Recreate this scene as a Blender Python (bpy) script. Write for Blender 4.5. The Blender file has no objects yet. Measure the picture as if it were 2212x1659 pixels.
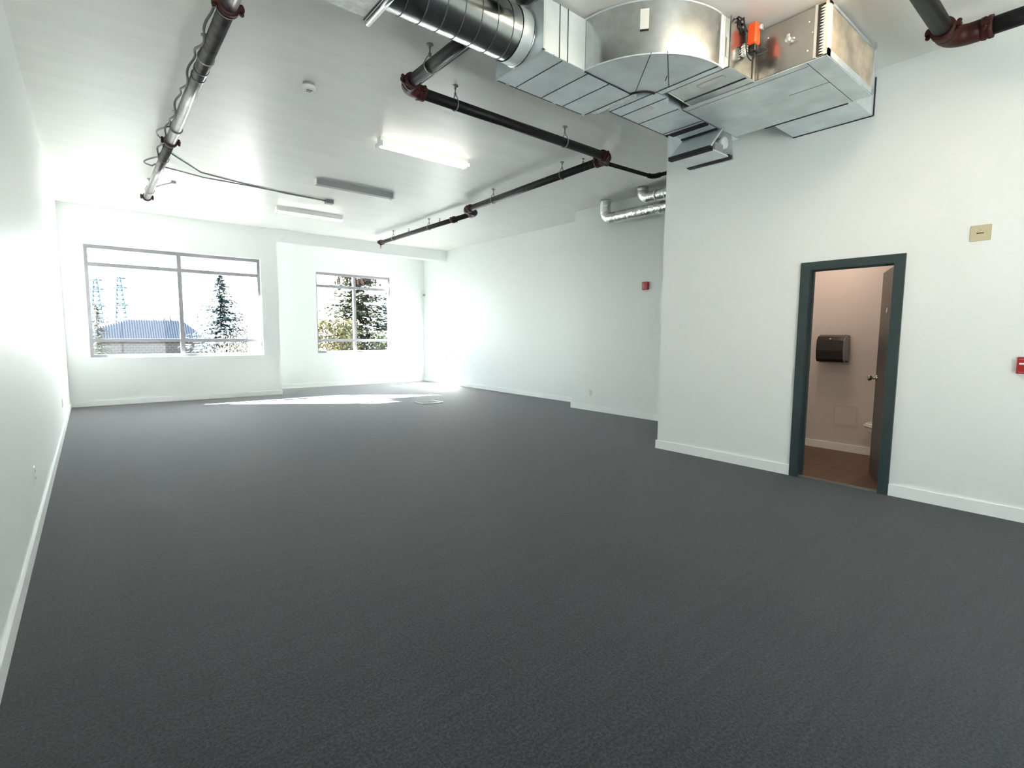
import bpy, math, random
from mathutils import Vector, Matrix

C = bpy.context.scene.collection
S = bpy.context.scene
PI = math.pi

# ------------------------------------------------------------------ camera
YAW, PITCH, ROLL, FPX = 0.6878254, -0.0945478, 0.0075590, 1106.574
fw = Vector((math.sin(YAW)*math.cos(PITCH), math.cos(YAW)*math.cos(PITCH), math.sin(PITCH)))
rt = Vector((math.cos(YAW), -math.sin(YAW), 0))
up = rt.cross(fw)
rt2 = math.cos(ROLL)*rt + math.sin(ROLL)*up
up2 = -math.sin(ROLL)*rt + math.cos(ROLL)*up
cd = bpy.data.cameras.new('camera')
cam = bpy.data.objects.new('camera', cd); C.objects.link(cam)
M = Matrix((rt2, up2, -fw)).transposed().to_4x4(); M.translation = Vector((0, 0, 1.37))
cam.matrix_world = M
cd.sensor_width = 36; cd.sensor_fit = 'HORIZONTAL'; cd.lens = FPX/2212*36
cd.clip_start = 0.02; cd.clip_end = 2000
S.camera = cam

# ------------------------------------------------------------------ colour management
S.view_settings.view_transform = 'Standard'
S.view_settings.look = 'None'
S.view_settings.gamma = 1
S.view_settings.use_curve_mapping = False
S.view_settings.exposure = 1.62
S.cycles.use_denoising = True
S.cycles.max_bounces = 12; S.cycles.diffuse_bounces = 8; S.cycles.transparent_max_bounces = 16
S.cycles.sample_clamp_indirect = 12
S.cycles.caustics_reflective = False; S.cycles.caustics_refractive = False

# ------------------------------------------------------------------ sky and sun
SKY = 3.1
w = bpy.data.worlds.new('sky'); S.world = w; w.use_nodes = True
nt = w.node_tree; nt.nodes.clear()
o = nt.nodes.new('ShaderNodeOutputWorld'); b = nt.nodes.new('ShaderNodeBackground')
tc = nt.nodes.new('ShaderNodeTexCoord'); sx = nt.nodes.new('ShaderNodeSeparateXYZ')
cr = nt.nodes.new('ShaderNodeValToRGB')
cr.color_ramp.elements[0].position = 0.0; cr.color_ramp.elements[0].color = (1.0, 1.0, 0.98, 1)
cr.color_ramp.elements[1].position = 0.9; cr.color_ramp.elements[1].color = (0.40, 0.62, 0.95, 1)
e = cr.color_ramp.elements.new(0.25); e.color = (0.80, 0.93, 1.0, 1)
nt.links.new(tc.outputs['Generated'], sx.inputs[0]); nt.links.new(sx.outputs['Z'], cr.inputs[0])
nt.links.new(cr.outputs[0], b.inputs[0]); b.inputs[1].default_value = SKY
nt.links.new(b.outputs[0], o.inputs[0])

SUN = 98.0
sd = Vector((1.45, -0.97, -0.98)).normalized()
sl = bpy.data.lights.new('sun', 'SUN'); sl.energy = SUN; sl.angle = math.radians(0.6); sl.color = (1.0, 0.98, 0.95)
so = bpy.data.objects.new('sun', sl); C.objects.link(so)
so.rotation_euler = sd.to_track_quat('-Z', 'Y').to_euler(); so.location = (-6, 25, 15)

def portal(name, loc, rot, sx_, sy_):
    l = bpy.data.lights.new(name, 'AREA'); l.shape = 'RECTANGLE'; l.size = sx_; l.size_y = sy_
    l.cycles.is_portal = True
    p = bpy.data.objects.new(name, l); C.objects.link(p); p.location = loc; p.rotation_euler = rot
portal('window_portal', (1.47, 12.50, 1.94), (-PI/2, 0, 0), 3.0, 2.12)
portal('window_portal', (5.59, 13.72, 1.92), (-PI/2, 0, 0), 2.12, 2.14)
portal('window_portal', (1.25, -3.42, 1.2), (PI/2, 0, 0), 2.9, 2.1)

# ------------------------------------------------------------------ materials
def nodes(name):
    m = bpy.data.materials.new(name); m.use_nodes = True
    return m, m.node_tree, m.node_tree.nodes['Principled BSDF']

def N(t, kind, **kw):
    n = t.nodes.new(kind)
    for k, v in kw.items():
        if k in n.inputs: n.inputs[k].default_value = v
        else: setattr(n, k, v)
    return n

def mat(name, col, rough=.5, metal=0.0, spec=.5, var=0.0, scale=8, bump=0.0, bscale=60, stretch=None, sheen=0.0, coat=0.0):
    m, t, p = nodes(name)
    p.inputs['Base Color'].default_value = (*col, 1)
    p.inputs['Roughness'].default_value = rough
    p.inputs['Metallic'].default_value = metal
    p.inputs['Specular IOR Level'].default_value = spec
    if sheen: p.inputs['Sheen Weight'].default_value = sheen
    if coat: p.inputs['Coat Weight'].default_value = coat
    tc = N(t, 'ShaderNodeTexCoord'); src = tc.outputs['Object']
    if stretch:
        mp = N(t, 'ShaderNodeMapping'); mp.inputs['Scale'].default_value = stretch
        t.links.new(src, mp.inputs[0]); src = mp.outputs[0]
    if var:
        n = N(t, 'ShaderNodeTexNoise', Scale=scale, Detail=5.0)
        t.links.new(src, n.inputs['Vector'])
        r = N(t, 'ShaderNodeMapRange'); r.inputs[1].default_value = .3; r.inputs[2].default_value = .7
        r.inputs[3].default_value = 1-var; r.inputs[4].default_value = 1+var
        t.links.new(n.outputs['Fac'], r.inputs[0])
        mx = N(t, 'ShaderNodeVectorMath', operation='SCALE'); mx.inputs[0].default_value = col
        t.links.new(r.outputs[0], mx.inputs['Scale']); t.links.new(mx.outputs[0], p.inputs['Base Color'])
    if bump:
        n2 = N(t, 'ShaderNodeTexNoise', Scale=bscale, Detail=3.0)
        t.links.new(src, n2.inputs['Vector'])
        bp = N(t, 'ShaderNodeBump', Strength=bump, Distance=.01)
        t.links.new(n2.outputs['Fac'], bp.inputs['Height']); t.links.new(bp.outputs[0], p.inputs['Normal'])
    return m

def emis(name, col, s):
    m, t, p = nodes(name)
    p.inputs['Base Color'].default_value = (*col, 1)
    p.inputs['Emission Color'].default_value = (*col, 1); p.inputs['Emission Strength'].default_value = s
    return m

WALLC = (.86, .885, .87)
m_wall = mat('white_wall_paint', WALLC, .42, spec=.45, bump=.06, bscale=90)
m_gloss = mat('white_ceiling_paint', (.93, .93, .89), .38, spec=.5, var=.03, scale=2.2, bump=.22, bscale=5, stretch=(.6, 2.2, 1))
m_base = mat('white_baseboard_paint', (.94, .95, .94), .35)
m_alu = mat('anodised_aluminium', (.24, .235, .26), .4, metal=.2)
m_galv = mat('galvanised_sheet', (.76, .83, .84), .36, metal=.42, var=.10, scale=5, bump=.03, bscale=6)
m_galv2 = mat('stained_galvanised_sheet', (.70, .76, .765), .42, metal=.42, var=.12, scale=5, bump=.03, bscale=8)
m_galvb = mat('bright_galvanised_sheet', (.60, .62, .61), .22, metal=1.0, var=.12, scale=12, bump=.04, bscale=10)
m_mirror = mat('polished_galvanised_sheet', (.50, .49, .46), .20, metal=.92, var=.10, scale=4, bump=.02, bscale=5)
m_seamg = mat('dull_grey_seam', (.10, .105, .11), .6, metal=.4)
m_edge = mat('dark_duct_seam', (.03, .033, .035), .6)
m_gasket = mat('black_gasket', (.012, .012, .014), .8)
m_rail = mat('bright_steel_rail', (.8, .8, .78), .3, metal=.8)
m_wrap = mat('white_duct_wrap', (.90, .91, .87), .55, var=.18, scale=18, bump=.8, bscale=16)
m_foil = mat('silver_foil', (.80, .80, .78), .26, metal=.92, var=.15, scale=20, bump=1.0, bscale=22)
m_pipe = mat('black_steel_pipe', (.010, .009, .009), .5, spec=.25, var=.3, scale=20)
m_pipeg = mat('grey_steel_pipe', (.17, .16, .16), .28, metal=.75, var=.3, scale=14)
m_red = mat('red_coupling_paint', (.045, .008, .006), .5, spec=.3, var=.25, scale=30)
m_steel = mat('hanger_steel', (.30, .30, .29), .4, metal=.7)
m_white_enamel = mat('white_enamel', (.90, .90, .87), .35)
m_grey_enamel = mat('grey_enamel', (.30, .31, .32), .45)
m_tubeoff = mat('unlit_tube', (.75, .76, .74), .2)
m_plastic = mat('white_plastic', (.78, .78, .74), .35)
m_beige = mat('beige_plastic', (.56, .50, .33), .5)
m_black = mat('black_plastic', (.012, .011, .012), .25, coat=.3)
m_rubber = mat('black_cable_rubber', (.012, .012, .013), .6)
m_cable = mat('grey_armoured_cable', (.16, .165, .17), .45)
m_orange = mat('orange_plastic', (.85, .10, .02), .4, coat=.2)
m_redp = mat('red_device_plastic', (.38, .010, .015), .35)
m_redl = mat('pale_red_lens', (.55, .12, .13), .3)
m_paper = mat('paper_label', (.72, .72, .68), .7)
m_dkgreen = mat('dark_teal_frame_paint', (.030, .050, .052), .38)
m_door = mat('dark_grey_door_paint', (.060, .060, .058), .40, var=.06, scale=6)
m_nickel = mat('satin_nickel', (.50, .47, .42), .25, metal=1.0)
m_wcwall = mat('cream_washroom_paint', (.66, .61, .57), .5)
m_porc = mat('white_porcelain', (.85, .84, .80), .15, coat=.4)
m_tube = emis('lit_tube', (1.0, .97, .90), 3.6)
m_tubew = emis('warm_lit_tube', (1.0, .84, .62), 20)
m_wclamp = emis('washroom_lamp_glass', (1.0, .80, .66), 14)
m_filter = mat('pleated_filter_media', (.70, .62, .50), .8, var=.22, scale=9)

def carpet():
    m, t, p = nodes('charcoal_carpet')
    tc = N(t, 'ShaderNodeTexCoord')
    a = N(t, 'ShaderNodeTexNoise', Scale=85.0, Detail=6.0, Roughness=.85); t.links.new(tc.outputs['Object'], a.inputs['Vector'])
    mp = N(t, 'ShaderNodeMapping'); mp.inputs['Scale'].default_value = (.5, 7, 1); mp.inputs['Rotation'].default_value = (0, 0, -.35)
    t.links.new(tc.outputs['Object'], mp.inputs[0])
    s = N(t, 'ShaderNodeTexNoise', Scale=3.0, Detail=6.0, Roughness=.7); t.links.new(mp.outputs[0], s.inputs['Vector'])
    r = N(t, 'ShaderNodeValToRGB')
    r.color_ramp.elements[0].position = .42; r.color_ramp.elements[0].color = (.002, .0025, .0032, 1)
    r.color_ramp.elements[1].position = .61; r.color_ramp.elements[1].color = (.044, .0475, .055, 1)
    t.links.new(a.outputs['Fac'], r.inputs[0])
    mr = N(t, 'ShaderNodeMapRange'); mr.inputs[1].default_value = .3; mr.inputs[2].default_value = .7
    mr.inputs[3].default_value = .72; mr.inputs[4].default_value = 1.28; t.links.new(s.outputs['Fac'], mr.inputs[0])
    mx = N(t, 'ShaderNodeVectorMath', operation='SCALE'); t.links.new(r.outputs[0], mx.inputs[0]); t.links.new(mr.outputs[0], mx.inputs['Scale'])
    t.links.new(mx.outputs[0], p.inputs['Base Color'])
    p.inputs['Roughness'].default_value = .8; p.inputs['Specular IOR Level'].default_value = .3
    p.inputs['Sheen Weight'].default_value = .22; p.inputs['Sheen Roughness'].default_value = .4
    bp = N(t, 'ShaderNodeBump', Strength=.5, Distance=.006); t.links.new(a.outputs['Fac'], bp.inputs['Height']); t.links.new(bp.outputs[0], p.inputs['Normal'])
    return m
m_carpet = carpet()

def planks():
    m, t, p = nodes('brown_wood_plank_floor')
    tc = N(t, 'ShaderNodeTexCoord')
    br = N(t, 'ShaderNodeTexBrick', Scale=1.0)
    br.inputs['Brick Width'].default_value = 1.2; br.inputs['Row Height'].default_value = .16; br.inputs['Mortar Size'].default_value = .003
    br.inputs['Color1'].default_value = (.16, .085, .045, 1); br.inputs['Color2'].default_value = (.10, .052, .030, 1); br.inputs['Mortar'].default_value = (.03, .02, .01, 1)
    t.links.new(tc.outputs['Object'], br.inputs['Vector'])
    mp = N(t, 'ShaderNodeMapping'); mp.inputs['Scale'].default_value = (2, 30, 1); t.links.new(tc.outputs['Object'], mp.inputs[0])
    n = N(t, 'ShaderNodeTexNoise', Scale=2.0, Detail=5.0); t.links.new(mp.outputs[0], n.inputs['Vector'])
    mr = N(t, 'ShaderNodeMapRange'); mr.inputs[3].default_value = .6; mr.inputs[4].default_value = 1.4; t.links.new(n.outputs['Fac'], mr.inputs[0])
    mx = N(t, 'ShaderNodeVectorMath', operation='SCALE'); t.links.new(br.outputs['Color'], mx.inputs[0]); t.links.new(mr.outputs[0], mx.inputs['Scale'])
    t.links.new(mx.outputs[0], p.inputs['Base Color']); p.inputs['Roughness'].default_value = .45
    return m
m_plank = planks()

def glass():
    m = bpy.data.materials.new('window_glass'); m.use_nodes = True; t = m.node_tree; t.nodes.clear()
    o = t.nodes.new('ShaderNodeOutputMaterial'); mx = t.nodes.new('ShaderNodeMixShader')
    tr = t.nodes.new('ShaderNodeBsdfTransparent'); tr.inputs[0].default_value = (.93, .97, .97, 1)
    gl = t.nodes.new('ShaderNodeBsdfGlossy'); gl.inputs['Roughness'].default_value = .02
    mx.inputs[0].default_value = .02
    t.links.new(tr.outputs[0], mx.inputs[1]); t.links.new(gl.outputs[0], mx.inputs[2]); t.links.new(mx.outputs[0], o.inputs[0])
    return m
m_glass = glass()

def brick(name, c1, c2, mo, bw=.21, rh=.075):
    m, t, p = nodes(name)
    tc = N(t, 'ShaderNodeTexCoord'); mp = N(t, 'ShaderNodeMapping'); mp.inputs['Rotation'].default_value = (PI/2, 0, 0)
    t.links.new(tc.outputs['Object'], mp.inputs[0])
    br = N(t, 'ShaderNodeTexBrick', Scale=1.0); br.inputs['Brick Width'].default_value = bw; br.inputs['Row Height'].default_value = rh
    br.inputs['Mortar Size'].default_value = .06*rh/.075*.15
    br.inputs['Color1'].default_value = (*c1, 1); br.inputs['Color2'].default_value = (*c2, 1); br.inputs['Mortar'].default_value = (*mo, 1)
    t.links.new(mp.outputs[0], br.inputs['Vector']); t.links.new(br.outputs['Color'], p.inputs['Base Color']); p.inputs['Roughness'].default_value = .85
    return m
m_brick = brick('brown_block_wall', (.055, .042, .036), (.040, .033, .030), (.09, .085, .08), 1.0, .5)
m_obrick = brick('orange_brick', (.050, .014, .005), (.035, .010, .004), (.05, .03, .02))
m_roof = mat('ribbed_metal_roof', (.035, .032, .038), .5, metal=.2)
m_needle = mat('blue_green_needles', (.016, .036, .042), .8, var=.4, scale=3)
m_needle2 = mat('dark_green_needles', (.028, .034, .012), .8, var=.5, scale=3)
m_yellow = mat('yellow_green_foliage', (.045, .038, .008), .8, var=.5, scale=2)
m_cone = mat('brown_cones', (.030, .010, .006), .7, var=.4, scale=5)
m_bark = mat('grey_brown_bark', (.02, .015, .011), .9)
m_twig = mat('tan_bare_twigs', (.045, .034, .022), .8, var=.4, scale=1)
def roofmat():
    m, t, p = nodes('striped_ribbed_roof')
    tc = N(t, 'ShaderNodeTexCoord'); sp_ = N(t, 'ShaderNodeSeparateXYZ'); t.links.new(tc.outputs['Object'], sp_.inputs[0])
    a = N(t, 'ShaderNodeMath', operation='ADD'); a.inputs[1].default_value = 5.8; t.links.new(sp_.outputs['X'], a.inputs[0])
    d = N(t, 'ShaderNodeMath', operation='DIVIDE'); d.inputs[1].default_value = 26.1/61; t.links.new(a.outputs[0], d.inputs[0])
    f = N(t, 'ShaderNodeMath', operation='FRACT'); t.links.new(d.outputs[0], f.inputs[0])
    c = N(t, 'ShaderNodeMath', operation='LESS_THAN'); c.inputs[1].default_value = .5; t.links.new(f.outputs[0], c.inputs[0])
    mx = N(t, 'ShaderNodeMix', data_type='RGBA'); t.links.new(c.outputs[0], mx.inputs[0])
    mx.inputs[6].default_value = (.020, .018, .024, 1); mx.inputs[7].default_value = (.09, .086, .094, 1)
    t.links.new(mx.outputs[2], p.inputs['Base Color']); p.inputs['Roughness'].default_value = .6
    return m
m_roofs = roofmat()
m_pylon = mat('haze_tinted_steel', (.02, .075, .09), .6)  # bluish tint puts distance haze into the steel colour
m_ground = mat('bounce_concrete_ground', (.42, .415, .40), .9, var=.2, scale=.5)
m_grass = mat('dry_grass_ground', (.055, .056, .05), .9, var=.3, scale=.5)
m_stucco = mat('white_precast_panel', (.75, .74, .72), .8)

# ------------------------------------------------------------------ mesh builder
class MB:
    def __init__(s): s.v = []; s.f = []; s.sm = []
    def add(s, vs, fs, smooth=False):
        n = len(s.v); s.v += [tuple(v) for v in vs]; s.f += [tuple(i+n for i in f) for f in fs]; s.sm += [smooth]*len(fs); return s
    def box(s, a, b):
        x0, y0, z0 = [min(a[i], b[i]) for i in range(3)]; x1, y1, z1 = [max(a[i], b[i]) for i in range(3)]
        return s.add([(x0,y0,z0),(x1,y0,z0),(x1,y1,z0),(x0,y1,z0),(x0,y0,z1),(x1,y0,z1),(x1,y1,z1),(x0,y1,z1)],
                     [(3,2,1,0),(4,5,6,7),(0,1,5,4),(1,2,6,5),(2,3,7,6),(3,0,4,7)])
    def bbox(s, a, b, r=.004):            # box with chamfered edges
        x0, y0, z0 = [min(a[i], b[i]) for i in range(3)]; x1, y1, z1 = [max(a[i], b[i]) for i in range(3)]
        r = min(r, (x1-x0)*.45, (y1-y0)*.45, (z1-z0)*.45)
        vs = []; idx = {}
        for i, x in enumerate((x0, x1)):
            for j, y in enumerate((y0, y1)):
                for k, z in enumerate((z0, z1)):
                    sx_, sy_, sz_ = (1, -1)[i]*r, (1, -1)[j]*r, (1, -1)[k]*r
                    for ax, p in enumerate(((x, y+sy_, z+sz_), (x+sx_, y, z+sz_), (x+sx_, y+sy_, z))):
                        idx[(i, j, k, ax)] = len(vs); vs.append(p)
        fs = []
        Q = [(0,0),(1,0),(1,1),(0,1)]
        for i in (0, 1):
            fs.append([idx[(i, a, c, 0)] for a, c in Q]); fs.append([idx[(a, i, c, 1)] for a, c in Q]); fs.append([idx[(a, c, i, 2)] for a, c in Q])
        for i in (0, 1):
            for j in (0, 1):
                fs.append([idx[(i, j, 0, 0)], idx[(i, j, 1, 0)], idx[(i, j, 1, 1)], idx[(i, j, 0, 1)]])
                fs.append([idx[(i, 0, j, 0)], idx[(i, 1, j, 0)], idx[(i, 1, j, 2)], idx[(i, 0, j, 2)]])
                fs.append([idx[(0, i, j, 1)], idx[(1, i, j, 1)], idx[(1, i, j, 2)], idx[(0, i, j, 2)]])
                for k in (0, 1): fs.append([idx[(i, j, k, a)] for a in range(3)])
        return s.add(vs, fs)
    def tube(s, pts, r, n=16, caps=True, smooth=True):
        pts = [Vector(p) for p in pts]; rs = r if isinstance(r, (list, tuple)) else [r]*len(pts)
        vs = []; fs = []
        d0 = (pts[1]-pts[0]).normalized(); ref = Vector((0, 0, 1)) if abs(d0.z) < .9 else Vector((1, 0, 0))
        u = d0.cross(ref).normalized()
        for i, p in enumerate(pts):
            if i == 0: d = pts[1]-pts[0]
            elif i == len(pts)-1: d = pts[-1]-pts[-2]
            else: d = (pts[i+1]-p).normalized()+(p-pts[i-1]).normalized()
            d.normalize(); u = (u-d*u.dot(d)).normalized(); w_ = d.cross(u)
            for k in range(n):
                a = 2*PI*k/n; vs.append(p+(u*math.cos(a)+w_*math.sin(a))*rs[i])
        for i in range(len(pts)-1):
            for k in range(n): fs.append((i*n+k, i*n+(k+1)%n, (i+1)*n+(k+1)%n, (i+1)*n+k))
        s.add(vs, fs, smooth)
        if caps:
            m = len(s.v)-len(vs)
            s.f.append(tuple(m+k for k in range(n-1, -1, -1))); s.f.append(tuple(m+(len(pts)-1)*n+k for k in range(n))); s.sm += [False, False]
        return s
    def lathe(s, prof, c, axis=(0, 0, 1), n=24, smooth=True):   # prof: (radius, height) along axis from c
        ax = Vector(axis).normalized(); ref = Vector((0, 0, 1)) if abs(ax.z) < .9 else Vector((1, 0, 0))
        u = ax.cross(ref).normalized(); v = ax.cross(u); c = Vector(c); vs = []; fs = []
        for r, h in prof:
            for k in range(n):
                a = 2*PI*k/n; vs.append(c+ax*h+(u*math.cos(a)+v*math.sin(a))*max(r, 1e-4))
        for i in range(len(prof)-1):
            for k in range(n): fs.append((i*n+k, i*n+(k+1)%n, (i+1)*n+(k+1)%n, (i+1)*n+k))
        return s.add(vs, fs, smooth)
    def prism(s, poly, z0, z1, axis=2):   # polygon extruded along an axis
        n = len(poly)
        def P(p, h): q = list(p); q.insert(axis, h); return tuple(q)
        vs = [P(p, z0) for p in poly]+[P(p, z1) for p in poly]
        fs = [tuple(range(n-1, -1, -1)), tuple(range(n, 2*n))]+[(i, (i+1)%n, n+(i+1)%n, n+i) for i in range(n)]
        return s.add(vs, fs)
    def obj(s, name, m, parent=None):
        me = bpy.data.meshes.new(name); me.from_pydata(s.v, [], s.f); me.update()
        for p, sm in zip(me.polygons, s.sm): p.use_smooth = sm
        import bmesh
        bm = bmesh.new(); bm.from_mesh(me); bmesh.ops.recalc_face_normals(bm, faces=bm.faces); bm.to_mesh(me); bm.free()
        me.materials.append(m)
        ob = bpy.data.objects.new(name, me); C.objects.link(ob)
        if parent is not None:
            ob.parent = parent; ob.matrix_parent_inverse = Matrix.Translation(-Vector(parent.location))
            if parent.parent is not None or parent.type == 'MESH': ob.matrix_parent_inverse = Matrix()
        return ob

def sub(name, mb, m, parent, label=None):
    ob = mb.obj(name, m, None)
    ob.parent = parent
    r = parent
    off = Vector((0, 0, 0))
    while r is not None: off += r.location; r = r.parent
    ob.location = -off
    if label: ob['label'] = label
    return ob
def sub_split(name, mb, m, parent, step):
    # step: number of faces that make one piece
    out = []
    for i in range(0, len(mb.f), step):
        fs = mb.f[i:i+step]; used = sorted({v for f in fs for v in f}); ix = {v: k for k, v in enumerate(used)}
        q = MB(); q.add([mb.v[v] for v in used], [tuple(ix[v] for v in f) for f in fs]); q.sm = mb.sm[i:i+step]
        out.append(sub(name, q, m, parent))
    return out
def thing(name, label, cat, loc=(0, 0, 0), group=None):
    e = bpy.data.objects.new(name, None); C.objects.link(e); e.location = loc; e.empty_display_size = .1
    e['label'] = label; e['category'] = cat
    if group: e['group'] = group
    return e
def single(name, mb, m, label, cat, group=None):
    o = mb.obj(name, m); o['label'] = label; o['category'] = cat
    if group: o['group'] = group
    return o
def struct(name, mb, m, parent=None):
    if parent is not None: return sub(name, mb, m, parent)
    o = mb.obj(name, m); o['kind'] = 'structure'; return o
def sroot(name, loc):
    e = bpy.data.objects.new(name, None); C.objects.link(e); e.location = loc; e['kind'] = 'structure'; return e

# ------------------------------------------------------------------ room shell
XL, YB, YR, XC, XR, X2, Y2, X3, Y3, ZC, YF = -.345, 12.252, 13.468, 3.302, 7.672, 7.084, 6.811, 5.345, 3.672, 3.66, -3.2
struct('floor', MB().box((-.6, YF-.3, -.2), (7.95, 13.75, 0)), m_carpet)
struct('ceiling', MB().box((-.6, YF-.3, ZC), (7.95, 13.75, ZC+.2)), m_gloss)
struct('wall_left', MB().box((XL-.25, YF-.3, 0), (XL, YB+.2, ZC)), m_wall)
W1 = (-.008, 2.954, .90, 2.976); W2 = (4.55, 6.63, .877, 2.967)
def holed(x0, x1, y0, y1, W, mb):
    a, b_, c, d = W
    mb.box((x0, y0, 0), (a, y1, ZC)).box((b_, y0, 0), (x1, y1, ZC)).box((a, y0, 0), (b_, y1, c)).box((a, y0, d), (b_, y1, ZC)); return mb
wb = holed(XL, XC, YB, YB+.2, W1, MB()); wb.box((XC-.2, YB+.2, 0), (XC, YR+.2, ZC))
struct('wall_back', wb, m_wall)
struct('wall_alcove', holed(XC, XR+.2, YR, YR+.2, W2, MB()), m_wall)
struct('trim_1', MB().box((XC, YB, 3.391), (XR, YB+.28, ZC)), m_wall)     # beam across the alcove
struct('wall_right', MB().box((XR, Y2, 0), (XR+.2, YR, ZC)).box((X2, Y3, 0), (X2+.8, Y2, ZC)), m_wall)
DY0, DY1, DZ = 1.345, 2.060, 2.035
blk = MB().box((X3, YF, 0), (X3+.12, DY0, ZC)).box((X3, DY1, 0), (X3+.12, Y3, ZC)).box((X3, DY0, DZ), (X3+.12, DY1, ZC)).box((X3+.12, Y3-.12, 0), (X2+.1, Y3, ZC))
struct('wall_block', blk, m_wall)
FX1, FZ1 = 2.7, 2.2
fr = MB().box((XL, YF-.2, 0), (XL+.15, YF, ZC)).box((FX1, YF-.2, 0), (X3+.3, YF, ZC)).box((XL+.15, YF-.2, 0), (FX1, YF, .2)).box((XL+.15, YF-.2, FZ1), (FX1, YF, ZC))
struct('wall_front', fr, m_wall)
# washroom
struct('wall_washroom', MB().box((6.95, .2, 0), (7.05, Y3-.12, 2.6)).box((X3+.12, .2, 0), (6.95, .3, 2.6)).box((X3+.12, 3.0, 0), (6.95, 3.1, 2.6)), m_wcwall)
struct('ceiling_washroom', MB().box((X3+.12, .3, 2.6), (6.95, 3.0, 2.7)), m_wcwall)
struct('floor_washroom', MB().box((X3+.03, .3, 0), (6.95, 3.0, .012)), m_plank)

BH, BT = .10, .016
def bboard(name, pts):                     # runs along the foot of a wall, offset side given by order
    mb = MB()
    for (x0, y0, x1, y1) in pts:
        mb.box((x0, y0, 0), (x1, y1, BH-.012))
        cx = .004
        mb.box((x0+(cx if x1-x0 < .05 and False else 0), y0, BH-.012), (x1, y1, BH))
    return struct(name, mb, m_base)
bboard('baseboard_left', [(XL, YF, XL+BT, YB)])
bboard('baseboard_back', [(XL+BT, YB-BT, XC+BT, YB), (XC, YB, XC+BT, YR)])
bboard('baseboard_alcove', [(XC+BT, YR-BT, XR-BT, YR)])
bboard('baseboard_right', [(XR-BT, Y2, XR, YR-BT), (X2-BT, Y3, X2, Y2+BT), (X2, Y2, XR-BT, Y2+BT)])
bboard('baseboard_block', [(X3-BT, 2.115, X3, Y3+BT), (X3-BT, YF, X3, 1.290), (X3, Y3, X2-BT, Y3+BT)])
bboard('baseboard_washroom', [(6.95-BT, .3, 6.95, 3.0)])

# windows -------------------------------------------------------------
def window(n, x0, x1, z0, z1, y, xm, zu, zl, t=.065):
    r = sroot('window_%d' % n, (x0, y, z0))
    f = MB(); d = .07
    f.box((x0, y, z0), (x0+t*.8, y+d, z1)).box((x1-t*.8, y, z0), (x1, y+d, z1)).box((x0+t*.8, y, z1-t), (x1-t*.8, y+d, z1)).box((x0+t*.8, y, z0), (x1-t*.8, y+d, z0+t*.8))
    struct('window_frame', f, m_alu, r)
    struct('mullion', MB().box((xm-.036, y-.005, z0+.02), (xm+.036, y+d+.005, z1-.02)), m_alu, r)
    for z in (zu, zl):
        struct('transom', MB().box((x0+.02, y+.003, z-.034), (x1-.02, y+d-.003, z+.034)), m_alu, r)
    g = MB()
    for a, b_ in ((x0+.03, xm-.02), (xm+.02, x1-.03)):
        for c, e_ in ((z0+.03, zl-.02), (zl+.02, zu-.02), (zu+.02, z1-.04)):
            g.add([(a, y+.035, c), (b_, y+.035, c), (b_, y+.035, e_), (a, y+.035, e_)], [(0, 1, 2, 3)])
    struct('window_pane', g, m_glass, r)
    return r
wa = window(1, W1[0], W1[1], W1[2], W1[3], YB+.09, 1.46, 2.625, 1.22)
window(2, W2[0], W2[1], W2[2], W2[3], YR+.09, 5.60, 2.615, 1.205)
wf = sroot('window_3', (XL+.15, YF-.12, .2))
f = MB()
for x in (XL+.15, 1.05, FX1-.06): f.box((x, YF-.14, .2), (x+.06, YF-.06, FZ1))
f.box((XL+.15, YF-.14, .2), (FX1, YF-.06, .26)).box((XL+.15, YF-.14, FZ1-.06), (FX1, YF-.06, FZ1))
struct('window_frame', f, m_alu, wf)
struct('window_pane', MB().add([(XL+.15, YF-.1, .2), (FX1, YF-.1, .2), (FX1, YF-.1, FZ1), (XL+.15, YF-.1, FZ1)], [(0, 1, 2, 3)]), m_glass, wf)

# washroom door --------------------------------------------------------
dr = sroot('door_1', (X3, DY0, 0))
f = MB(); fo0, fo1, fz = 1.291, 2.115, 2.083
for (y0, y1) in ((fo0, DY0+.025), (DY1-.025, fo1)):
    f.box((X3-.022, y0, 0), (X3+.002, y1, fz))
f.box((X3-.022, DY0+.025, DZ-.025), (X3+.002, DY1-.025, fz))
f.box((X3+.002, DY0-.001, 0), (X3+.13, DY0+.022, DZ+.001)).box((X3+.002, DY1-.022, 0), (X3+.13, DY1+.001, DZ+.001)).box((X3+.002, DY0+.022, DZ-.022), (X3+.13, DY1-.022, DZ+.001))
f.box((X3+.05, DY0+.022, 0), (X3+.075, DY0+.036, DZ-.022)).box((X3+.05, DY1-.036, 0), (X3+.075, DY1-.022, DZ-.022)).box((X3+.05, DY0+.036, DZ-.036), (X3+.075, DY1-.036, DZ-.022))
struct('door_frame', f, m_dkgreen, dr)
struct('threshold', MB().box((X3+.0, DY0+.02, 0), (X3+.04, DY1-.02, .014)), m_steel, dr)
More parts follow.
